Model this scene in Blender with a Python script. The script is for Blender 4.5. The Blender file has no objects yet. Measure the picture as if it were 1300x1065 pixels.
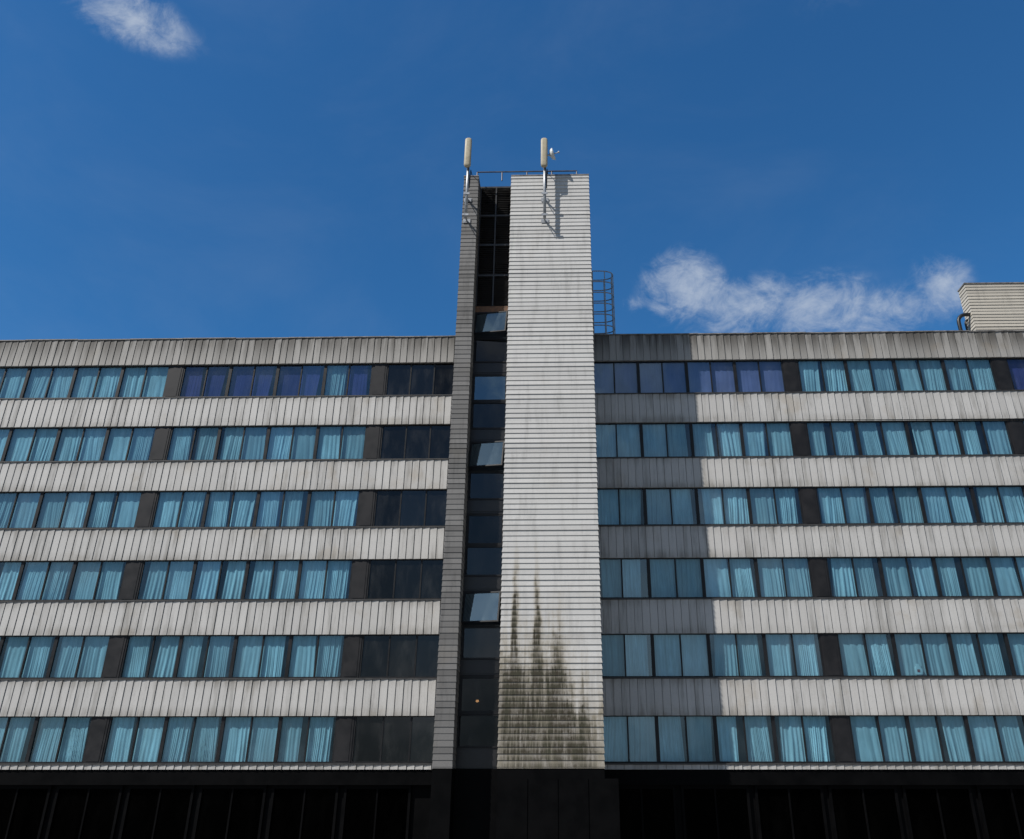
import bpy, math, random
from mathutils import Vector, Matrix
random.seed(7)
sc = bpy.context.scene
col = sc.collection
rad = math.radians

# ------------------------------------------------------------------ camera model
EYE = 4.2
FPX, PX, PY = 1052.0, 695.0, 487.0
PITCH, YAW = rad(25.57), rad(1.15)
F = Vector((-math.sin(YAW)*math.cos(PITCH), math.cos(YAW)*math.cos(PITCH), math.sin(PITCH)))
R = Vector((math.cos(YAW), math.sin(YAW), 0))
U = R.cross(F)
def ray(px, py):
    return F*FPX + R*(px-PX) + U*(PY-py)
def at(px, py, Y):
    d = ray(px, py); t = Y/d.y
    return Vector((d.x*t, Y, d.z*t+EYE))
cam_d = bpy.data.cameras.new('camera'); cam = bpy.data.objects.new('camera', cam_d); col.objects.link(cam)
m = Matrix(((R.x, U.x, -F.x), (R.y, U.y, -F.y), (R.z, U.z, -F.z))).to_4x4()
m.translation = Vector((0, 0, EYE)); cam.matrix_world = m
cam_d.sensor_fit = 'HORIZONTAL'; cam_d.sensor_width = 36
cam_d.lens = FPX/1300*36
cam_d.shift_x = -(PX-650)/1300
cam_d.shift_y = -(532.5-PY)/1300
cam_d.clip_start = .1; cam_d.clip_end = 5000
sc.camera = cam

# ------------------------------------------------------------------ node helpers
class NT:
    def __init__(s, tree): s.t = tree; s.N = tree.nodes; s.L = tree.links
    def put(s, inp, v):
        if v is None: return
        if hasattr(v, 'is_output'): s.L.new(v, inp)
        else:
            if isinstance(v, (tuple, list)) and inp.type == 'RGBA' and len(v) == 3: v = (*v, 1)
            inp.default_value = v
    def node(s, typ, ins=None, **props):
        n = s.N.new(typ)
        for k, v in props.items(): setattr(n, k, v)
        for k, v in (ins or {}).items(): s.put(n.inputs[k], v)
        return n
    def m(s, op, a, b=None, c=None, clamp=False):
        n = s.N.new('ShaderNodeMath'); n.operation = op; n.use_clamp = clamp
        s.put(n.inputs[0], a); s.put(n.inputs[1], b); s.put(n.inputs[2], c)
        return n.outputs[0]
    def dot(s, a, b):
        n = s.N.new('ShaderNodeVectorMath'); n.operation = 'DOT_PRODUCT'
        s.put(n.inputs[0], a); s.put(n.inputs[1], b); return n.outputs['Value']
    def vmul(s, a, b):
        n = s.N.new('ShaderNodeVectorMath'); n.operation = 'MULTIPLY'
        s.put(n.inputs[0], a); s.put(n.inputs[1], b); return n.outputs[0]
    def smooth(s, v, lo, hi, a=0., b=1.):
        n = s.N.new('ShaderNodeMapRange'); n.interpolation_type = 'SMOOTHSTEP'
        s.put(n.inputs['Value'], v); s.put(n.inputs['From Min'], lo); s.put(n.inputs['From Max'], hi)
        s.put(n.inputs['To Min'], a); s.put(n.inputs['To Max'], b); return n.outputs[0]
    def noise(s, vec, scale=1., detail=4., rough=.55, dist=0.):
        n = s.node('ShaderNodeTexNoise', {'Vector': vec, 'Scale': scale, 'Detail': detail, 'Roughness': rough, 'Distortion': dist})
        return n.outputs['Fac']
    def mix(s, f, a, b, mode='MIX'):
        n = s.N.new('ShaderNodeMix'); n.data_type = 'RGBA'; n.blend_type = mode
        s.put(n.inputs[0], f); s.put(n.inputs[6], a); s.put(n.inputs[7], b); return n.outputs[2]
    def white(s, v):
        n = s.N.new('ShaderNodeTexWhiteNoise'); n.noise_dimensions = '1D'; s.put(n.inputs['W'], v); return n.outputs['Value']
def new_mat(name):
    mt = bpy.data.materials.new(name); mt.use_nodes = True
    mt.node_tree.nodes.clear()
    q = NT(mt.node_tree); out = q.N.new('ShaderNodeOutputMaterial')
    return mt, q, out
def principled(q, out, colr, rough=.6, metal=0., bump=None, bstr=.2, spec=.5, bdist=.02):
    p = q.node('ShaderNodeBsdfPrincipled', {'Base Color': colr, 'Roughness': rough, 'Metallic': metal, 'Specular IOR Level': spec})
    if bump is not None:
        b = q.node('ShaderNodeBump', {'Height': bump, 'Strength': bstr, 'Distance': bdist})
        q.L.new(b.outputs[0], p.inputs['Normal'])
    q.L.new(p.outputs[0], out.inputs[0]); return p
def simple(name, c, rough=.5, metal=0., var=.25, nscale=3., spec=.5):
    mt, q, out = new_mat(name)
    pos = q.node('ShaderNodeNewGeometry').outputs['Position']
    n = q.noise(pos, nscale, 5)
    cc = q.mix(q.smooth(n, .3, .7), tuple(x*(1-var) for x in c), tuple(min(1, x*(1+var)) for x in c))
    principled(q, out, cc, q.smooth(n, .2, .8, rough*.8, min(1, rough*1.2)), metal, n, .08, spec)
    return mt

BOARD, SLAT = .30, .2
def cladding(name, base, axis, size, var=.16, streak=.5, blotch=.35, dirt=(.16, .155, .14), brown=(.30, .24, .16), extra=None):
    mt, q, out = new_mat(name)
    pos = q.node('ShaderNodeNewGeometry').outputs['Position']
    sp = q.node('ShaderNodeSeparateXYZ', {0: pos})
    x, y, z = sp.outputs
    co = {'x': x, 'z': z}[axis]
    bid = q.m('FLOOR', q.m('DIVIDE', q.m('ADD', co, .001), size))
    if axis == 'x':
        bid = q.m('ADD', bid, q.m('MULTIPLY', q.m('FLOOR', q.m('DIVIDE', z, 2.906)), 37.))
    r1 = q.white(bid)
    bright = q.m('SUBTRACT', 1.0, q.m('MULTIPLY', r1, var))
    sv = (4.5, 4.5, .45) if axis == 'x' else (3.2, 3.2, .5)
    st = q.noise(q.vmul(pos, sv), 1., 6, .65)
    fine = q.noise(pos, 22., 4, .6)
    bl = q.noise(pos, .55, 5, .6, .3)
    c = q.mix(1., base, q.node('ShaderNodeCombineColor', {0: bright, 1: bright, 2: bright}).outputs[0], 'MULTIPLY')
    c = q.mix(q.m('MULTIPLY', q.smooth(st, .46, .78), streak), c, dirt)
    c = q.mix(q.m('MULTIPLY', q.smooth(bl, .54, .74), blotch), c, brown)
    c = q.mix(q.m('MULTIPLY', q.smooth(fine, .5, .8), .22), c, dirt)
    if extra: c = extra(q, c, x, y, z, pos, st, r1)
    principled(q, out, c, .62, 0, fine, .12, .3)
    return mt

M = {}
def band_edge(q, c, x, y, z, pos, st, r1):
    # grime along the lower and upper edges of each storey band, heavier in some stretches
    f = q.m('FRACT', q.m('DIVIDE', q.m('SUBTRACT', z, Z1+WH), HF))      # 0 at band bottom
    patch = q.smooth(q.noise(q.vmul(pos, (.22, 1., .9)), 1., 4, .6), .38, .66, .35, 1.2)
    low = q.smooth(f, .0, .16, 1., 0.)
    hi = q.smooth(f, .30, .455, 0., 1.)
    e = q.m('MULTIPLY', q.m('MAXIMUM', low, hi), q.smooth(st, .3, .65, .15, .6))
    e = q.m('MULTIPLY', e, patch, clamp=True)
    c = q.mix(q.m('MULTIPLY', q.smooth(q.m('ADD', st, q.m('MULTIPLY', r1, .14)), .60, .74), .2), c, (.13, .12, .10))
    return q.mix(e, c, (.17, .155, .13))
def parapet_grime(q, c, x, y, z, pos, st, r1):
    t = q.smooth(q.m('SUBTRACT', ZTOP, z), .0, 1.25, 1., .12)
    e = q.m('MULTIPLY', t, q.smooth(q.m('ADD', st, q.m('MULTIPLY', r1, .22)), .38, .72, .25, 1.))
    c = q.mix(e, c, (.085, .078, .068))
    return c
HF = 2.906
ZTOP = EYE + 17.95
Z1 = EYE + 15.08         # sill height of the top row
WH = 1.58                # window height

YW, YT, REC = 32.6, 29.4, .9
def xt(px): return at(px, 975, YT).x
XT0, XT1, XT2, XT3 = xt(549), xt(573.5), xt(632), xt(767)
TTOP = at(667, 224, YT).z
def bump1(q, x, xc, w):
    d = q.m('DIVIDE', q.m('SUBTRACT', x, xc), w)
    return q.m('POWER', 2.718, q.m('MULTIPLY', q.m('MULTIPLY', d, d), -1.))
def tower_stain(q, c, x, y, z, pos, st, r1):
    # run-off: two tall uneven drips, merging downward into broad grime that reaches the foot
    wob = q.m('MULTIPLY', q.m('SUBTRACT', q.noise(q.vmul(pos, (2., 1., 1.1)), 1., 4), .5), .30)
    xw = q.m('ADD', x, wob)
    b = bump1(q, xw, at(682, 800, YT).x, .14)
    for px, w, k in ((653, .13, .95), (711, .28, .48)):
        b = q.m('MAXIMUM', b, q.m('MULTIPLY', bump1(q, xw, at(px, 800, YT).x, w), k))
    drip = q.noise(q.node('ShaderNodeVectorMath', {0: q.vmul(pos, (3.7, 1., .16)), 1: (3.3, 0., 0.)}).outputs[0], 1., 9, .78)
    edge = q.noise(q.vmul(pos, (3., 1., 2.2)), 1., 7, .75)
    tone = q.noise(q.vmul(pos, (13., 1., 1.0)), 1., 7, .78)
    brd = q.white(q.m('FLOOR', q.m('DIVIDE', q.m('ADD', z, .001), SLAT)))
    broad = q.smooth(x, XT2+1.5, XT3-.2, 3.7, 2.2)
    top = q.m('ADD', q.m('ADD', q.m('ADD', broad, EYE), q.m('MULTIPLY', b, 2.6)),
              q.m('ADD', q.m('MULTIPLY', q.m('SUBTRACT', drip, .5), 6.), q.m('MULTIPLY', q.m('SUBTRACT', edge, .5), 2.4)))
    top = q.m('ADD', top, q.m('MULTIPLY', brd, .35))
    depth = q.m('SUBTRACT', top, z)
    a = q.smooth(depth, -.3, 1.5)
    lo = q.smooth(z, EYE+.3, EYE+1.6, .72, 1.)
    fr = q.m('FRACT', q.m('DIVIDE', z, SLAT))
    sl = q.smooth(fr, .2, .85, 1., .62)
    slr = q.m('MULTIPLY_ADD', brd, .40, .75)
    xr = q.m('MULTIPLY', q.smooth(x, XT3-.5, XT3-.02, 1., .35), q.smooth(x, XT2+.02, XT2+.22, .55, 1.))
    s = q.m('MULTIPLY', q.m('MULTIPLY', a, lo), q.m('MULTIPLY', q.m('MULTIPLY', sl, slr), xr))
    s = q.m('MULTIPLY', s, q.smooth(tone, .33, .60, .58, 1.35), clamp=True)
    s = q.m('MULTIPLY', s, q.smooth(edge, .28, .5, .72, 1.05), clamp=True)
    wash = q.m('MULTIPLY', q.smooth(depth, -2.0, 1.2), q.smooth(edge, .25, .7, .4, .85))
    c = q.mix(wash, c, (.27, .225, .15))
    dark = q.mix(q.smooth(edge, .38, .6), (.034, .025, .013), (.036, .034, .018))
    return q.mix(s, c, dark)
M['band'] = cladding('ribbed_panel', (.51, .496, .472), 'x', BOARD, .15, .42, .38, extra=band_edge)
M['parapet'] = cladding('parapet_panel', (.36, .345, .32), 'x', BOARD, .2, .5, .4, extra=parapet_grime)
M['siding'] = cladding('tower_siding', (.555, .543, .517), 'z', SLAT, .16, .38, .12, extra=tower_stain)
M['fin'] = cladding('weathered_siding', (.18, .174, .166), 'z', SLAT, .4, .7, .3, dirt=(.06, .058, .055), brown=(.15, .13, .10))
M['plant'] = cladding('plant_siding', (.50, .46, .39), 'z', .17, .15, .35, .3)
M['frame'] = simple('dark_metal_frame', (.010, .010, .011), .5, .0, spec=.3)
M['pier'] = simple('dark_charcoal_panel', (.013, .0125, .0135), .55, 0, .3, 2., .3)
M['sill'] = simple('dark_sill', (.04, .038, .036), .55)
M['coping'] = simple('grey_coping', (.17, .16, .15), .7, 0, .5, 4.)
M['room'] = simple('room_wall', (.03, .033, .036), .9)
M['roof'] = simple('roof_felt', (.13, .13, .13), .9, 0, .3, 2.)
M['galv'] = simple('galvanised_steel', (.36, .37, .38), .45, .5, .2, 10.)
M['raildark'] = simple('weathered_rail_steel', (.08, .08, .09), .5, .4)
M['antenna'] = simple('antenna_shell', (.40, .35, .25), .5, 0, .12, 5., .3)
M['whitep'] = simple('white_plastic', (.70, .70, .68), .4, 0, .1)
M['black'] = simple('black_rubber', (.012, .012, .012), .45)
M['louvre'] = simple('black_louvre', (.022, .021, .021), .5)
M['spandrel'] = simple('black_spandrel', (.017, .017, .018), .35, 0, .3, 2., .4)
M['timber'] = simple('weathered_timber', (.12, .06, .03), .7, 0, .4, 8.)
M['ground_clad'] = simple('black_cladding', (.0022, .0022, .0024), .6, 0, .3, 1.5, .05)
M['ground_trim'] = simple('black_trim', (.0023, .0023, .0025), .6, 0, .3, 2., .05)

def glass(name, tint, refl, dirt=.04, gcol=(.86, .93, 1.), fs=.95, dcol=(.5, .5, .48)):
    mt, q, out = new_mat(name)
    g = q.node('ShaderNodeNewGeometry'); pos = g.outputs['Position']
    cs = q.m('ABSOLUTE', q.dot(g.outputs['Incoming'], g.outputs['True Normal']))
    fr = q.m('POWER', q.m('SUBTRACT', 1., cs, clamp=True), 5.)
    rnd = q.node('ShaderNodeObjectInfo').outputs['Random']
    fac = q.m('ADD', q.m('MULTIPLY', fr, fs), q.m('MULTIPLY', q.m('MULTIPLY_ADD', rnd, .9, .55), refl), clamp=True)
    n = q.noise(q.vmul(pos, (2., 1., .7)), 1.2, 5, .6)
    tr = q.node('ShaderNodeBsdfTransparent', {'Color': tint})
    gl = q.node('ShaderNodeBsdfGlossy', {'Color': gcol, 'Roughness': .015})
    bmp = q.node('ShaderNodeBump', {'Height': q.noise(pos, .9, 1), 'Strength': .08, 'Distance': .05})
    q.L.new(bmp.outputs[0], gl.inputs['Normal'])
    df = q.node('ShaderNodeBsdfDiffuse', {'Color': dcol})
    m1 = q.node('ShaderNodeMixShader', {0: fac}); q.L.new(tr.outputs[0], m1.inputs[1]); q.L.new(gl.outputs[0], m1.inputs[2])
    m2 = q.node('ShaderNodeMixShader', {0: q.smooth(n, .4, .8, dirt*.3, dirt*2)}); q.L.new(m1.outputs[0], m2.inputs[1]); q.L.new(df.outputs[0], m2.inputs[2])
    q.L.new(m2.outputs[0], out.inputs[0])
    return mt
M['glass'] = glass('tinted_window_glass', (.47, .70, .785), .115, .025, (.62, .86, 1.), .95, (.40, .47, .50))
M['glass_dark'] = glass('dark_window_glass', (.10, .105, .11), .045, .022, (.92, .93, .96))
M['glass_ground'] = glass('ground_floor_glass', (.04, .04, .04), .002, .001, (.5, .5, .5), .2)
M['glass_pale'] = glass('painted_sky_sash_glass', (.35, .48, .54), .25, .075, (.62, .86, 1.), .9, (.30, .40, .45))  # dusty sash glass, coloured paler to stand in for reflected sky
def cloth(name, c, nv=.15, rv=.68):
    mt, q, out = new_mat(name)
    pos = q.node('ShaderNodeNewGeometry').outputs['Position']
    rnd = q.node('ShaderNodeObjectInfo').outputs['Random']
    n = q.noise(q.vmul(pos, (7., 7., .7)), 1., 5)
    big = q.noise(q.vmul(pos, (1.3, 1.3, .8)), 1., 3)
    cc = q.mix(q.smooth(n, .3, .72), c, tuple(x*(1-nv*2) for x in c))
    cc = q.mix(q.smooth(big, .35, .75, 0., .55), cc, tuple(x*.5 for x in c))  # broad darkening put into the cloth colour for shade beside the frames
    cc = q.mix(q.m('MULTIPLY', q.m('POWER', rnd, 1.5), rv), cc, tuple(x*.38 for x in c))
    principled(q, out, cc, .9, 0, None, spec=.1)
    return mt
M['curtain'] = cloth('pale_curtain_cloth', (.88, .90, .90), .19)
M['purple'] = cloth('purple_curtain_cloth', (.135, .085, .25), .08, .4)
M['peri'] = cloth('lilac_blind_cloth', (.40, .27, .46), .05, .3)

# ------------------------------------------------------------------ mesh helpers
class MB:
    def __init__(s): s.v = []; s.f = []
    def quad(s, a, b, c, d):
        i = len(s.v); s.v += [tuple(a), tuple(b), tuple(c), tuple(d)]; s.f.append((i, i+1, i+2, i+3)); return s
    def box(s, x0, x1, y0, y1, z0, z1):
        i = len(s.v)
        s.v += [(x0,y0,z0),(x1,y0,z0),(x1,y1,z0),(x0,y1,z0),(x0,y0,z1),(x1,y0,z1),(x1,y1,z1),(x0,y1,z1)]
        for f in ((0,3,2,1),(4,5,6,7),(0,1,5,4),(1,2,6,5),(2,3,7,6),(3,0,4,7)): s.f.append(tuple(i+k for k in f))
        return s
    def tube(s, pts, r, n=8, cap=True):
        pts = [Vector(p) for p in pts]; rings = []
        rs = r if isinstance(r, (list, tuple)) else [r]*len(pts)
        prev = None
        for k, p in enumerate(pts):
            t = (pts[min(k+1, len(pts)-1)] - pts[max(k-1, 0)]).normalized()
            a = prev if prev is not None else (Vector((1,0,0)) if abs(t.x) < .8 else Vector((0,1,0)))
            a = (a - t*a.dot(t)).normalized(); b = t.cross(a); prev = a
            i = len(s.v)
            for j in range(n):
                w = 2*math.pi*j/n; s.v.append(tuple(p + (a*math.cos(w)+b*math.sin(w))*rs[k]))
            rings.append(i)
        for k in range(len(rings)-1):
            for j in range(n):
                s.f.append((rings[k]+j, rings[k]+(j+1)%n, rings[k+1]+(j+1)%n, rings[k+1]+j))
        if cap:
            s.f.append(tuple(rings[0]+j for j in range(n))[::-1]); s.f.append(tuple(rings[-1]+j for j in range(n)))
        return s
    def mesh(s, name, mat, origin=(0,0,0), smooth=False):
        o = Vector(origin); me = bpy.data.meshes.new(name)
        me.from_pydata([tuple(Vector(v)-o) for v in s.v], [], s.f); me.validate(); me.update()
        me.materials.append(mat)
        if smooth:
            for p in me.polygons: p.use_smooth = True
        return me
WO = {}
def link(name, me, parent, origin=(0,0,0)):
    o = bpy.data.objects.new(name, me); col.objects.link(o)
    origin = Vector(origin); WO[o] = origin
    o.parent = parent
    o.location = origin - (WO[parent] if parent else Vector((0,0,0)))
    return o
def part(name, mb, mat, parent, origin=None, smooth=False):
    if origin is None:
        xs = list(zip(*mb.v)); origin = ((min(xs[0])+max(xs[0]))/2, (min(xs[1])+max(xs[1]))/2, min(xs[2]))
    return link(name, mb.mesh(name, mat, origin, smooth), parent, origin)
def thing(name, label, cat, loc, group=None):
    o = bpy.data.objects.new(name, None); col.objects.link(o); o.location = loc; WO[o] = Vector(loc)
    o['label'] = label; o['category'] = cat; o.empty_display_size = .3
    if group: o['group'] = group
    return o

def slats(path, z0, z1, h, out=.03, inn=.004, jit=.007):
    """horizontal lapped boards wrapped round a polyline of (x, y)"""
    mb = MB(); n = len(path); P = [Vector((p[0], p[1])) for p in path]
    nor = []
    for i in range(n-1):
        t = (P[i+1]-P[i]).normalized(); nor.append(Vector((t.y, -t.x)))
    off = []
    for i in range(n):
        if i == 0: off.append(nor[0])
        elif i == n-1: off.append(nor[-1])
        else:
            s = nor[i-1]+nor[i]; off.append(s/ (s.dot(nor[i])))
    rng = random.Random(3)
    k = math.floor(z0/h); z = k*h
    prev = None
    while z < z1-1e-4:
        a, b = max(z, z0), min(z+h, z1)
        o1 = out + rng.uniform(-jit, jit*1.3)
        ra = [(P[i]+off[i]*o1) for i in range(n)]; rb = [(P[i]+off[i]*inn) for i in range(n)]
        for i in range(n-1):
            mb.quad((*ra[i], a), (*ra[i+1], a), (*rb[i+1], b), (*rb[i], b))
            if prev: mb.quad((*prev[i], a), (*prev[i+1], a), (*ra[i+1], a), (*ra[i], a))
        prev = rb; z += h
    return mb
def boards(x0, x1, y, z0, z1, depth=.024, back=.25, rng=random.Random(5)):
    """vertical lapped boards with open joints, front at y, closed above and below"""
    mb = MB(); k = math.floor(x0/BOARD); x = k*BOARD
    while x < x1-1e-4:
        a, b = max(x, x0), min(x+BOARD, x1)
        d = depth*rng.uniform(.75, 1.15); g = min(rng.uniform(.016, .025), (b-a)*.4)
        yl, yr = y+depth, y+depth-d
        yd = y+depth+.05
        mb.quad((a, yl, z0), (b-g, yr, z0), (b-g, yr, z1), (a, yl, z1))
        mb.quad((b-g, yr, z0), (b-g, yd, z0), (b-g, yd, z1), (b-g, yr, z1))
        mb.quad((b-g, yd, z0), (b, yd, z0), (b, yd, z1), (b-g, yd, z1))
        mb.quad((b, yd, z0), (b, y+depth, z0), (b, y+depth, z1), (b, yd, z1))
        mb.quad((a, yl, z0), (a, y+back, z0), (b-g, y+back, z0), (b-g, yr, z0))
        mb.quad((a, yl, z1), (b-g, yr, z1), (b-g, y+back, z1), (a, y+back, z1))
        mb.quad((b-g, yd, z0), (b-g, y+back, z0), (b, y+back, z0), (b, yd, z0))
        mb.quad((b-g, yd, z1), (b, yd, z1), (b, y+back, z1), (b-g, y+back, z1))
        x += BOARD
    mb.quad((x0, y+back, z0), (x1, y+back, z0), (x1, y+back, z1), (x0, y+back, z1))
    return mb

# ------------------------------------------------------------------ window kit
def X6(px): return at(px, 937, YW).x
XL0, XR0 = X6(436), X6(1071)
PITCHX = (XL0 - X6(120) + 9.05)/2
PW = .62
UNIT = (PITCHX-PW)/4
YG = YW + .13
FO, FM = .065, .028
PANEW = (UNIT-2*FO-2*FM)/2
def frame_mesh(n, width):
    mb = MB(); h = WH+.06
    mb.box(0, FO, -.03, .06, 0, h); mb.box(width-FO, width, -.03, .06, 0, h)
    mb.box(FO, width-FO, -.03, .06, h-.085, h); mb.box(FO, width-FO, -.03, .06, 0, .055)
    pw = (width-2*FO-(n-1)*2*FM)/n
    for i in range(1, n):
        x = FO+i*pw+(i-1)*2*FM
        mb.box(x, x+2*FM, -.02, .05, .055, h-.085)
    return mb.mesh('window', M['frame'])
FRAME2, FRAME3 = frame_mesh(2, UNIT), frame_mesh(3, UNIT*1.5)
PZ0, PZ1 = .05, WH+.06-.08
def pane_mesh(w, mat):
    w2, h = w/2+.004, (PZ1-PZ0)/2
    return MB().quad((-w2, 0, -h), (w2, 0, -h), (w2, 0, h), (-w2, 0, h)).mesh('pane', mat)
PANE = pane_mesh(PANEW, M['glass']); 
P3W = (UNIT*1.5-2*FO-4*FM)/3
PANE_D = pane_mesh(P3W, M['glass_dark'])
def curtain_mesh(kind, seed):
    r = random.Random(seed); nx, nz = 60, 9
    a, b = 0, 1
    if kind != 'peri':
        k = r.random()
        if k < .36: b = r.uniform(.72, .95)
        elif k < .56: a = r.uniform(.05, .22)
    amp = {'peri': .003, 'purple': .006}.get(kind, r.uniform(.012, .036))
    f = r.uniform(2.2, 6.0); ph = r.uniform(0, 6.3); sw = r.uniform(-.12, .12)
    p2, p3 = r.uniform(0, 6.3), r.uniform(0, 6.3); g = r.uniform(.15, .7)
    mb = MB()
    for j in range(nz+1):
        t = j/nz
        for i in range(nx+1):
            u = i/nx
            lean = sw*(1-t)*(u if b < 1 else (1-u if a > 0 else math.sin(math.pi*u)))
            xx = (a + (b-a)*u + lean)*PANEW*1.04 - .02*PANEW
            w = u + .05*math.sin(2.2*t+ph)*math.sin(math.pi*u) + .04*math.sin(5*u+p2)
            yy = amp*(.55+.45*(1-t))*(math.sin(2*math.pi*f*w+ph)*(.55+.45*math.sin(3.1*u*2+p3)) + g*math.sin(2*math.pi*f*2.3*w+2*ph+t) + .5*math.sin(2*math.pi*f*.37*w+p2))
            mb.v.append((xx, yy, .02+t*(WH-.0)))
    for j in range(nz):
        for i in range(nx):
            p = j*(nx+1)+i; mb.f.append((p, p+1, p+nx+2, p+nx+1))
    return mb.mesh('curtain', M[{'pale': 'curtain', 'purple': 'purple', 'peri': 'peri'}[kind]], (0,0,0), True)
CURT = {k: [curtain_mesh(k, s*13+len(k)) for s in range(n)] for k, n in (('pale', 26), ('purple', 4), ('peri', 2))}
wr = random.Random(21)
def window(parent, x, z, kinds, label=None):
    w = link('window', FRAME2, parent, (x, YG, z))
    if label: w['label'] = label
    for i in range(2):
        px = x+FO+i*(PANEW+2*FM)
        p = link('pane', PANE, w, (px+PANEW/2, YG+.012, z+(PZ0+PZ1)/2))
        p.rotation_euler = (wr.uniform(-.012, .012), 0, wr.uniform(-.012, .012))
        link('blind' if kinds[i] == 'peri' else 'curtain', wr.choice(CURT[kinds[i]]), w, (px, YG+.11, z+.03))
def dark_window(parent, x, z):
    w = link('window', FRAME3, parent, (x, YG, z)); w['label'] = 'dark window without curtains'
    for i in range(3):
        p = link('pane', PANE_D, w, (x+FO+i*(P3W+2*FM)+P3W/2, YG+.012, z+(PZ0+PZ1)/2))
        p.rotation_euler = (wr.uniform(-.008, .008), 0, wr.uniform(-.012, .012))

ZROW = [Z1-HF*i for i in range(6)]
GTOP = EYE+.36          # top of the dark ground storey
def wing(th, x0, x1, piers, bays, darkx=None, side='l'):
    # x0..x1 extents; the body behind the glass
    yb = YW+.75
    part('wall', MB().box(x0, x1, yb, YW+13, 0, ZTOP-.3), M['room'], th)
    part('roof', MB().box(x0, x1, YW+.3, YW+13.02, ZTOP-.29, ZTOP-.12), M['roof'], th)
    bm = boards(x0, x1, YW-.02, Z1+WH+.02, ZTOP)
    pa = part('parapet', bm, M['parapet'], th)
    cp = MB(); x = x0; rg = random.Random(9)
    while x < x1:
        e = min(x+2.4, x1); dz = rg.uniform(-.012, .012)
        cp.box(x, e-.01, YW-.045, YW+.28, ZTOP+.004+dz, ZTOP+.05+dz); x = e
    part('coping', cp, M['coping'], pa)
    for i, z in enumerate(ZROW):
        zb = z-HF+WH+.02 if i < 5 else GTOP
        b = part('cladding_band', boards(x0, x1, YW, zb, z-.035), M['band'], th)
        part('sill', MB().box(x0, x1, YW-.02, YW+.2, z-.031, z+.012), M['sill'], b)
        part('floor_slab', MB().box(x0, x1, YW+.252, yb-.003, z-HF+WH+.10 if i < 5 else GTOP, z-.06), M['room'], th)
        for px in piers:
            part('pier', bevel_box(px-PW/2, px+PW/2, YG-.05, YG+.10, z+.014, z+WH+.06), M['pier'], th)
        for bi, (bx, n) in enumerate(bays):
            for k in range(n):
                kinds = ['pale', 'pale']; lab = None
                if i == 0:
                    if side == 'l' and bi == 0:
                        kinds = [['purple']*2]*3 + [['pale', 'purple']]; kinds = kinds[k]; lab = 'window with purple curtains'
                    if side == 'r' and bi == 0: kinds = ['peri']*2; lab = 'window with flat lilac blinds'
                    if side == 'r' and bi == 2: kinds = ['purple']*2; lab = 'window with purple curtains'
                window(th, bx+k*UNIT, z+.014, kinds, lab)
        if darkx is not None: dark_window(th, darkx, z+.014)
    # ground storey, dark cladding and dark glazing
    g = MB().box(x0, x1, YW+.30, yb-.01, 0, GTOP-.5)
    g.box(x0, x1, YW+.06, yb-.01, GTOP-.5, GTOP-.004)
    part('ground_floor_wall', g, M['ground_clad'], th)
    x = x0+.2
    while x+2.4 < x1:
        fr = MB()
        for a, b, c, d in ((0,.09,.5,GTOP-.504),(2.3,2.39,.5,GTOP-.504),(1.16,1.22,.62,GTOP-.62),(.09,2.3,.5,.62),(.09,2.3,GTOP-.62,GTOP-.504)):
            fr.box(x+a, x+b, YW+.2, YW+.298, c, d)
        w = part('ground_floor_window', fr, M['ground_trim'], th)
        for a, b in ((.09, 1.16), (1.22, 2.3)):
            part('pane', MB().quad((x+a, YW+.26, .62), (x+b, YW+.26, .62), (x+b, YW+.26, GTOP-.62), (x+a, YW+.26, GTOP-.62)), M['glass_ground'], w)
        x += 2.6
def bevel_box(x0, x1, y0, y1, z0, z1):
    mb = MB().box(x0, x1, y0, y1, z0, z1)
    mb.box(x0+.08, x1-.08, y0-.012, y0-.002, z0+.06, z1-.06)
    return mb

lw0 = XL0-2*PITCHX-2*UNIT-1.0
left = thing('building_wing', 'long building wing left of the tall tower, its end windows dark and uncurtained', 'building', ((lw0+XT0)/2, YW, 0))
wing(left, lw0, XT0-.05, [XL0, XL0-PITCHX, XL0-2*PITCHX],
     [(XL0-PW/2-4*UNIT, 4), (XL0-PITCHX-PW/2-4*UNIT, 4), (XL0-2*PITCHX-PW/2-2*UNIT, 2)], darkx=XL0+PW/2, side='l')
rw1 = XR0+PITCHX+PW/2+2*UNIT+1.0
right = thing('building_wing', 'long building wing right of the tall tower, partly shaded by it', 'building', ((rw1+XT3)/2, YW, 0))
wing(right, XT3+.05, rw1, [XR0, XR0+PITCHX],
     [(XR0-PW/2-4*UNIT, 4), (XR0+PW/2, 4), (XR0+PITCHX+PW/2, 2)], side='r')

# ------------------------------------------------------------------ tower
tw = thing('stair_tower', 'tall pale slatted tower with a dark recessed window strip and stained foot', 'tower', ((XT0+XT3)/2, YT, 0))
YS = YT+REC
YB = YW+5
part('siding', slats([(XT2, YS+.1), (XT2, YT), (XT3, YT), (XT3, YB)], GTOP, TTOP, SLAT), M['siding'], tw)
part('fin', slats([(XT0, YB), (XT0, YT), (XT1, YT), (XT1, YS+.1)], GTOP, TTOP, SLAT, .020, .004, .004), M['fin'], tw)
cap = MB()
cap.box(XT2-.02, XT3+.03, YT-.03, YS, TTOP+.002, TTOP+.05); cap.box(XT0-.03, XT1+.02, YT-.03, YS, TTOP+.002, TTOP+.05)
cap.box(XT0-.03, XT3+.03, YS+.003, YB, TTOP+.002, TTOP+.05)
part('roof', cap, M['coping'], tw)
core = MB().box(XT0+.02, XT3-.02, YS+.45, YB, 0, TTOP)
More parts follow.
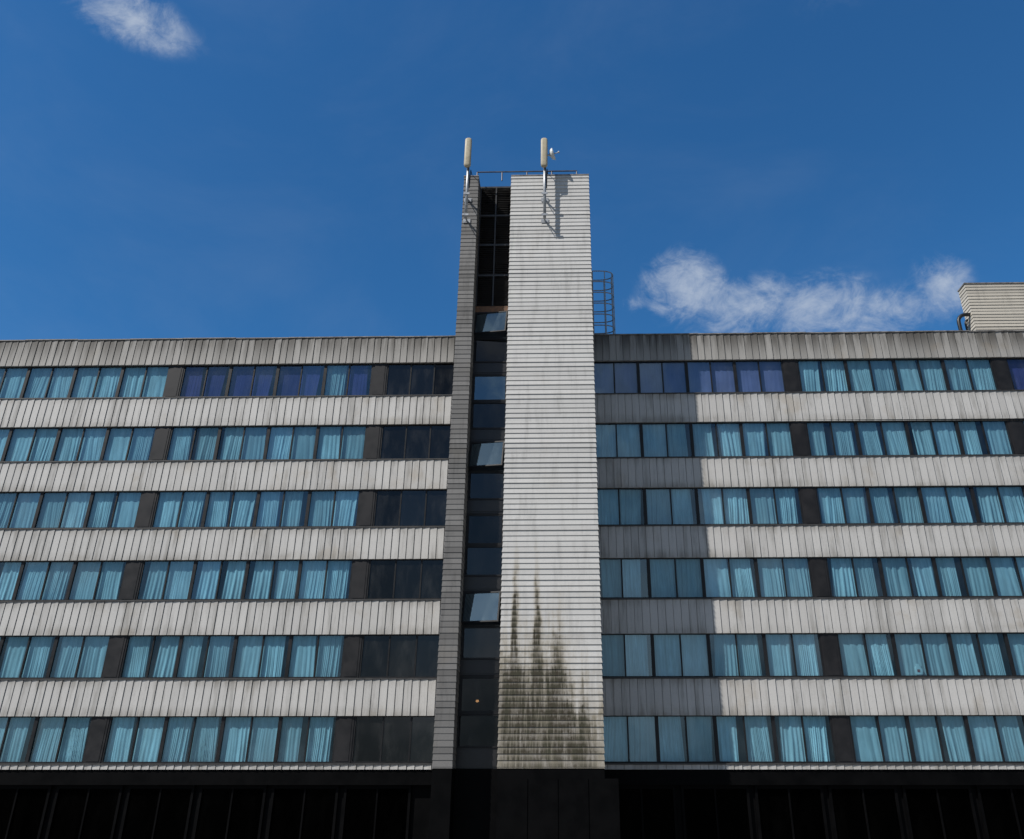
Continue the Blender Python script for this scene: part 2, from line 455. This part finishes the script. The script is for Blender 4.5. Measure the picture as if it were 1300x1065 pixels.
core.box(XT0+.02, XT1-.02, YT+.02, YS+.44, 0, TTOP-.01); core.box(XT2+.02, XT3-.02, YT+.02, YS+.44, 0, TTOP-.01)
part('wall', core, M['room'], tw)
pb = MB().box(XT0-.01, XT1+.01, YT-.01, YB, 0, GTOP-.004); pb.box(XT2-.01, XT3+.01, YT-.01, YB, 0, GTOP-.004)
for i in range(4): pb.box(XT2+.03+i*.97, XT2+.96+i*.97, YT-.03, YT-.013, .3, GTOP-.3)
part('plinth', pb, M['ground_clad'], tw)
sx0, sx1 = XT1+.006, XT2-.006
WB = [EYE+16.57-HF*k for k in range(6)]
SWH = 1.2
zl0 = WB[0]+SWH+.36; zl1 = TTOP+.12
nl = 4; hh = (zl1-zl0)/nl
for i in range(nl):
    a, b = zl0+i*hh, zl0+(i+1)*hh-.004
    lv = MB(); 
    lv.box(sx0, sx0+.06, YS-.06, YS+.05, a, b); lv.box(sx1-.06, sx1, YS-.06, YS+.05, a, b)
    lv.box(sx0+.06, sx1-.06, YS-.06, YS+.05, b-.09, b); lv.box((sx0+sx1)/2-.03, (sx0+sx1)/2+.03, YS-.065, YS-.05, a, b-.09)
    z = a+.03
    while z < b-.15:
        lv.quad((sx0+.06, YS-.045, z), (sx1-.06, YS-.045, z), (sx1-.06, YS+.035, z+.085), (sx0+.06, YS+.035, z+.085)); z += .10
    lv.quad((sx0, YS+.06, a), (sx1, YS+.06, a), (sx1, YS+.06, b), (sx0, YS+.06, b))
    part('louvre_panel', lv, M['louvre'], tw)
part('timber_rail', MB().box(sx0, sx1, YS-.04, YS+.05, WB[0]+SWH+.07, zl0-.006), M['timber'], tw)
OPEN = {0, 2, 4}
for k, z in enumerate(WB):
    w, h = sx1-sx0, SWH
    fr = MB()
    fr.box(sx0, sx0+.07, YS-.05, YS+.05, z, z+h+.06); fr.box(sx1-.07, sx1, YS-.05, YS+.05, z, z+h+.06)
    fr.box(sx0+.07, sx1-.07, YS-.05, YS+.05, z, z+.06); fr.box(sx0+.07, sx1-.07, YS-.05, YS+.05, z+h, z+h+.06)
    win = part('window', fr, M['frame'], tw)
    ox, oz = sx0+.07, z+h
    sw, sh = w-.14, h-.06
    s = MB()
    for a, b, c, d in ((0, .05, 0, -sh), (sw-.05, sw, 0, -sh), (.05, sw-.05, -.05, 0), (.05, sw-.05, -sh, -sh+.05)):
        s.box(a, b, -.02, .02, min(c, d), max(c, d))
    sash = link('sash', s.mesh('sash', M['frame'], (0, 0, 0)), win, (ox, YS-.02, oz))
    gl = link('pane', MB().quad((.05, 0, -sh+.05), (sw-.05, 0, -sh+.05), (sw-.05, 0, -.05), (.05, 0, -.05)).mesh('pane', M['glass_pale' if k in OPEN or k == 1 else 'glass_dark']), win, (ox, YS-.02, oz))
    if k in OPEN:
        win['label'] = 'tower window with its sash swung open'
        for o in (sash, gl): o.rotation_euler = (rad(-14), 0, rad(-9))
    # fixed glazing and solid panel under the window
    zb = z-HF+SWH+.07 if k < 5 else GTOP
    zm = z-1.12 if k < 5 else z-1.05
    fp = MB()
    fp.box(sx0, sx0+.06, YS-.04, YS+.05, zm, z-.006); fp.box(sx1-.06, sx1, YS-.04, YS+.05, zm, z-.006)
    fp.box(sx0+.06, sx1-.06, YS-.04, YS+.05, zm, zm+.06); fp.box(sx0+.06, sx1-.06, YS-.04, YS+.05, z-.05, z-.006)
    fl = part('fixed_window', fp, M['frame'], tw)
    part('pane', MB().quad((sx0+.06, YS, zm+.06), (sx1-.06, YS, zm+.06), (sx1-.06, YS, z-.05), (sx0+.06, YS, z-.05)), M['glass_dark'], fl)
    sp = MB().box(sx0, sx1, YS-.01, YS+.05, zb+.004, zm-.006)
    sp.box(sx0+.1, sx1-.1, YS-.03, YS-.013, zb+.06, zm-.07)
    part('spandrel_panel', sp, M['spandrel'], tw)
part('strip_plinth', MB().box(sx0, sx1, YS-.05, YS+.4, 0, GTOP-.004), M['ground_clad'], tw)
# lit lamp behind the lowest strip window
ml, q, out = new_mat('lamp_glow')
em = q.node('ShaderNodeEmission', {'Color': (1., .5, .2, 1), 'Strength': 4.}); q.L.new(em.outputs[0], out.inputs[0])
lp = at(606, 889, YS+.3)
lamp = thing('ceiling_lamp', 'small glowing lamp behind the lowest window of the tower strip', 'lamp', lp)
mb = MB(); mb.tube([lp+Vector((0,0,-.05)), lp+Vector((0,0,-.02)), lp+Vector((0,0,.03))], [.02, .06, .04], 12)
part('lamp_shade', mb, ml, lamp)
mb = MB().tube([lp+Vector((0,0,.03)), lp+Vector((0,0,.3))], .01, 6); part('stem', mb, M['frame'], lamp)

# ------------------------------------------------------------------ antennas
def rounded_column(c, wx, wy, z0, z1):
    mb = MB(); n = 20; prof = [(0, .55), (.03, .85), (.07, 1.), (.5, 1.), (.93, 1.), (.97, .85), (1., .55)]
    for t, s in prof:
        for j in range(n):
            a = 2*math.pi*j/n; cx, sy = math.cos(a), math.sin(a)
            k = (abs(cx)**4+abs(sy)**4)**-.25
            mb.v.append((c[0]+wx/2*cx*k*s, c[1]+wy/2*sy*k*s, z0+(z1-z0)*t))
    for i in range(len(prof)-1):
        for j in range(n): mb.f.append((i*n+j, i*n+(j+1)%n, (i+1)*n+(j+1)%n, (i+1)*n+j))
    mb.f.append(tuple(range(n))[::-1]); mb.f.append(tuple((len(prof)-1)*n+j for j in range(n)))
    return mb
def antenna(px, label, dish, xo=0):
    ym = YT-.42
    zb, zm, zt = at(px, 277, ym).z, at(px, 216, ym).z, at(px, 180, ym).z
    x = at(px, 240, ym).x
    t = thing('panel_antenna', label, 'antenna', (x, ym, zb), 'antennas on the tower top')
    part('mast', MB().tube([(x, ym, zb), (x, ym, zt-.35)], .065, 10), M['galv'], t, smooth=True)
    part('panel', rounded_column((x-.02, ym-.18), .30, .19, zm, zt), M['antenna'], t, smooth=True)
    for z in (zm+.3, zt-.4):
        part('clamp', MB().box(x-.05, x+.05, ym-.09, ym+.07, z, z+.09), M['galv'], t)
    for z in (zb+.12, zb+1.25):
        b = MB().box(x-.03, x+.03, ym+.03, YT-.035, z-.03, z+.03); b.box(x-.16, x+.16, YT-.05, YT-.034, z-.10, z+.10)
        b.box(x-.13, x+.13, ym-.09, ym-.067, z-.05, z+.05); b.tube([(x, ym+.04, z-.3), (x, YT-.05, z)], .018, 6)
        part('bracket', b, M['galv'], t)
    pts = [(x+.03, ym-.14, zm-.0), (x+.06, ym-.10, zm-.22), (x+.085, ym, zm-.45), (x+.085, ym+.02, zm-1.0), (x+.1, ym+.15, TTOP+.15), (x+.13, YT+.1, TTOP+.09), (x+.14, YT+.7, TTOP+.08)]
    part('cable', MB().tube(pts, .02, 6), M['black'], t, smooth=True)
    if dish:
        zc = at(px, 197, ym).z; d = MB(); xx = x+.20
        n = 20
        prof = [(0, .06), (.05, .10), (.07, .2), (.16, .26), (.22, .28)]
        axis = Vector((.94, -.25, .2)).normalized(); c0 = Vector((xx, ym+.06, zc))
        d.tube([c0+axis*p for p, r in prof], [r for p, r in prof], n, True)
        d2 = MB().tube([c0+axis*.22, c0+axis*.42], .022, 8); d2.tube([c0+axis*.42, c0+axis*.48], .05, 10)
        ds = part('dish', d, M['whitep'], t, smooth=True)
        part('feed_horn', d2, M['galv'], ds)
        part('dish_arm', MB().tube([(x, ym, zc), c0+axis*.02], .03, 8), M['galv'], t)
    return t
antenna(593, 'beige panel antenna on the left mast, above the narrow grey fin of the tower', False)
antenna(691.5, 'beige panel antenna with a small white dish, on the right mast of the tower', True)

# ------------------------------------------------------------------ guard rail on the tower roof
yr = YT+.35
zr = at(660, 218.5, yr).z
gx0, gx1 = at(606, 220, yr).x, at(732, 218, yr).x
gr = thing('guard_rail', 'thin dark guard rail running along the roof edge of the tower', 'railing', ((gx0+gx1)/2, yr, TTOP+.05))
part('rail', MB().tube([(gx0, yr+3, zr), (gx0, yr, zr), (gx1, yr, zr), (gx1, yr+3, zr)], .034, 8), M['raildark'], gr)
for i in range(5):
    x = gx0+(gx1-gx0)*i/4
    part('post', MB().tube([(x, yr+.01, TTOP+.045), (x, yr+.01, zr)], .03, 8), M['raildark'], gr)

# ------------------------------------------------------------------ caged ladder on the tower's right side
yl = YW+.75; lx = XT3+.22
lz0, lz1 = ZTOP-.1, at(765, 350, yl).z
ld = thing('caged_ladder', 'grey steel ladder with hooped safety cage rising beside the tower from the roof', 'ladder', (lx, yl, lz0))
for s in (-.22, .22):
    part('stringer', MB().tube([(lx, yl+s, lz0), (lx, yl+s, lz1+.1)], .03, 8), M['galv'], ld)
z = lz0+.25
while z < lz1:
    part('rung', MB().tube([(lx, yl-.22, z), (lx, yl+.22, z)], .014, 6), M['galv'], ld); z += .28
def hoop(t, z):
    a = math.pi*(t-.5)
    return Vector((lx+.06+.92*math.cos(a)**.6 if math.cos(a) > 1e-6 else lx, yl+.40*math.sin(a), z))
for i in range(6):
    z = lz1-.02-i*(lz1-lz0-.5)/5.6
    part('hoop', MB().tube([hoop(j/18, z) for j in range(19)], .026, 6), M['galv'], ld)
for t in (.12, .34, .5, .66, .88):
    part('strap', MB().tube([hoop(t, lz0+.35), hoop(t, lz1)], .022, 6), M['galv'], ld)
for z in (lz0+1., lz1-.4):
    b = MB()
    for s in (-.22, .22): b.tube([(XT3+.01, yl+s, z), (lx, yl+s, z)], .018, 6)
    part('wall_tie', b, M['galv'], ld)

# ------------------------------------------------------------------ rooftop plant room and pipes
yp = YW+2.2
p0 = at(1236, 405, yp); pz1 = at(1262, 361, yp).z
pr = thing('rooftop_plant_room', 'pale beige slatted plant room on the roof of the right wing', 'plant room', (p0.x+3.5, yp, ZTOP-.12))
part('wall', slats([(p0.x, yp+.7), (p0.x, yp), (p0.x+8, yp), (p0.x+8, yp+.7)], ZTOP-.12, pz1, .17, .028), M['plant'], pr)
part('roof', MB().box(p0.x-.05, p0.x+8.05, yp-.05, yp+.72, pz1+.002, pz1+.06), M['coping'], pr)
part('back_wall', MB().box(p0.x+.02, p0.x+7.98, yp+.6, yp+.69, ZTOP-.12, pz1-.002), M['plant'], pr)
def pipe(px, py, w, r, yy, label):
    c = at(px, py, yy); t = thing('vent_pipe', label, 'pipe', (c.x-w, yy, ZTOP-.12), 'black pipes beside the plant room')
    pts = [(c.x-w, yy, ZTOP-.12), (c.x-w, yy, c.z-w)]
    for k in range(1, 9):
        a = math.pi-k*math.pi/2/8; pts.append((c.x+w*math.cos(a)*1., yy, c.z-w+w*math.sin(a)))
    pts.append((p0.x+.1, yy, c.z))
    part('pipe', MB().tube(pts, r, 10), M['black'], t, smooth=True)
    part('collar', MB().tube([(c.x-w, yy, ZTOP-.1), (c.x-w, yy, ZTOP+.02)], r*1.5, 12), M['galv'], t)
pipe(1226, 400, .42, .09, yp+.2, 'thick black bent pipe entering the side of the rooftop plant room')
pipe(1231, 406, .25, .05, yp+.5, 'thin black bent pipe close to the wall of the rooftop plant room')

# ------------------------------------------------------------------ small bag on a sill inside the right wing
bp = at(1166, 850, YG+.06)
zs = ZROW[4]+.014+.055
bg = MB(); n = 14
for t, s in ((0, .7), (.12, 1.), (.4, 1.05), (.7, .8), (.85, .45), (1., .62)):
    for j in range(n):
        a = 2*math.pi*j/n; k = s*(1+.10*math.sin(3*a+7*t))
        bg.v.append((bp.x+.15*k*math.cos(a), YG+.040+.016*k*math.sin(a), zs+.004+t*.42))
for i in range(5):
    for j in range(n): bg.f.append((i*n+j, i*n+(j+1)%n, (i+1)*n+(j+1)%n, (i+1)*n+j))
bg.f.append(tuple(range(n))[::-1])
bag = thing('carrier_bag', 'small white bag with a red patch standing inside a window of the right wing', 'bag', (bp.x, YG+.045, zs))
part('bag_body', bg, M['whitep'], bag, smooth=True)
red = simple('red_print', (.30, .05, .05), .5)
part('red_patch', MB().box(bp.x-.06, bp.x+.04, YG+.018, YG+.021, zs+.12, zs+.22), red, bag)

# ------------------------------------------------------------------ ground
def struct(name, mb, mat):
    o = part(name, mb, mat, None, (0, 0, 0)); o['kind'] = 'structure'; return o
gm = simple('ground_surface', (.16, .16, .15), .9, 0, .2, .3)
pav, q, out = new_mat('paving')
pos = q.node('ShaderNodeNewGeometry').outputs['Position']
br = q.node('ShaderNodeTexBrick', {'Vector': pos, 'Color1': (.26, .25, .23, 1), 'Color2': (.21, .20, .19, 1), 'Mortar': (.12, .12, .11, 1), 'Scale': 1.2, 'Mortar Size': .012})
principled(q, out, br.outputs[0], .85)
asph = simple('asphalt', (.05, .05, .052), .9, 0, .3, 8.)
paint = simple('road_paint', (.75, .75, .72), .7, 0, .1)
struct('ground', MB().quad((-1500, -1500, -.14), (1500, -1500, -.14), (1500, 1500, -.14), (-1500, 1500, -.14)), gm)
struct('pavement', MB().box(-45, 45, 18, 46, -.1, -.004), pav)
struct('kerb', MB().box(-45, 45, 17.8, 17.997, -.13, .0), simple('kerb_stone', (.33, .32, .30), .8))
struct('road', MB().quad((-200, 4, -.132), (200, 4, -.132), (200, 17.79, -.132), (-200, 17.79, -.132)), asph)
rm = MB()
for i in range(-12, 13): rm.quad((i*6-1.2, 10.8, -.127), (i*6+1.2, 10.8, -.127), (i*6+1.2, 10.95, -.127), (i*6-1.2, 10.95, -.127))
struct('road_marking', rm, paint)

# ------------------------------------------------------------------ sun and sky
d = Vector((.78, .56, -1.0)).normalized()
sl = bpy.data.lights.new('sun', 'SUN'); sl.energy = 5.0; sl.angle = rad(.5); sl.color = (1., .96, .91)
so = bpy.data.objects.new('sun', sl); col.objects.link(so); so.location = (-30, -20, 40)
so.rotation_euler = d.to_track_quat('-Z', 'Y').to_euler()
w = bpy.data.worlds.new('World'); sc.world = w; w.use_nodes = True
w.node_tree.nodes.clear(); q = NT(w.node_tree)
out = q.N.new('ShaderNodeOutputWorld')
sky = q.N.new('ShaderNodeTexSky'); sky.sky_type = 'NISHITA'; sky.sun_disc = False
sky.sun_elevation = math.asin(-d.z); sky.sun_rotation = math.atan2(-d.x, -d.y) % (2*math.pi)
sky.altitude = 50; sky.air_density = 1.0; sky.dust_density = .4; sky.ozone_density = 2.0
dirv = q.node('ShaderNodeTexCoord').outputs['Generated']
sxx, sy, szz = q.node('ShaderNodeSeparateXYZ', {0: dirv}).outputs
# the sky away from the sun is deeper and more saturated than the sky around it
tl = q.mix(q.smooth(szz, .45, .85), (.31, .85, 1.24), (.31, .87, 1.29))
tl = q.mix(q.smooth(sxx, -.55, .1, .22, 0.), tl, (.24, .63, .97))
tint = q.mix(q.smooth(sy, -.05, .4), (.54, .70, .80), tl)
skyc = q.mix(1., sky.outputs[0], tint, 'MULTIPLY')
haze = q.smooth(q.noise(q.vmul(dirv, (1., 1., 1.8)), 2.6, 6, .6, .5), .42, .75, 0., .05)
skyc = q.mix(q.m('MULTIPLY', haze, q.smooth(sy, 0., .3)), skyc, (4.6, 5.3, 6.2))
n1 = q.noise(q.vmul(dirv, (1., 1., 1.2)), 17., 14, .66, .9)
n2 = q.noise(q.vmul(dirv, (1., 1., 1.3)), 44., 8, .7, .6)
tot = None
for px, py, a, b, wt in ((168, 22, 104, 46, .92), (868, 364, 74, 62, 1.), (950, 392, 110, 54, .92), (1030, 388, 100, 56, .95), (1115, 400, 120, 46, .76), (1197, 362, 46, 60, .95), (808, 388, 26, 22, .5), (1065, -8, 80, 30, .2)):
    c = ray(px, py).normalized(); r = c.cross(Vector((0, 0, 1))).normalized(); u = r.cross(c)
    sc_ = 1/ray(px, py).length
    uu = q.m('DIVIDE', q.dot(dirv, tuple(r)), a*sc_); vv = q.m('DIVIDE', q.dot(dirv, tuple(u)), b*sc_)
    r2 = q.m('ADD', q.m('MULTIPLY', uu, uu), q.m('MULTIPLY', vv, vv))
    mk = q.m('MULTIPLY', q.m('SUBTRACT', 1., q.m('SQRT', r2), clamp=True), q.m('MULTIPLY', q.m('GREATER_THAN', q.dot(dirv, tuple(c)), .5), wt))
    tot = mk if tot is None else q.m('MAXIMUM', tot, mk)
nn = q.m('ADD', q.m('MULTIPLY', n1, .68), q.m('MULTIPLY', n2, .32))
val = q.m('ADD', nn, q.m('MULTIPLY', tot, .34))
dens = q.m('MULTIPLY', q.smooth(val, .50, .92), q.smooth(tot, 0.0, .42))
cl = q.mix(q.m('MULTIPLY', dens, .80), skyc, (4.8, 5.5, 6.6))
# low haze and broken cloud over the side of the sky behind the viewer (seen in the window glass)
behind = q.smooth(sy, -.5, -.15, 1., 0.)
cl = q.mix(q.m('MULTIPLY', q.smooth(szz, .02, .30, .8, 0.), behind), cl, (2.0, 2.4, 2.9))
bk = q.m('MULTIPLY', q.smooth(q.noise(dirv, 3.6, 8, .6, .3), .48, .64), behind)
cl = q.mix(q.m('MULTIPLY', bk, .6), cl, (6.8, 7.2, 7.6))
bg_ = q.node('ShaderNodeBackground', {'Color': cl, 'Strength': .1})
q.L.new(bg_.outputs[0], out.inputs[0])
sc.view_settings.view_transform = 'Standard'; sc.view_settings.look = 'None'; sc.view_settings.exposure = 0
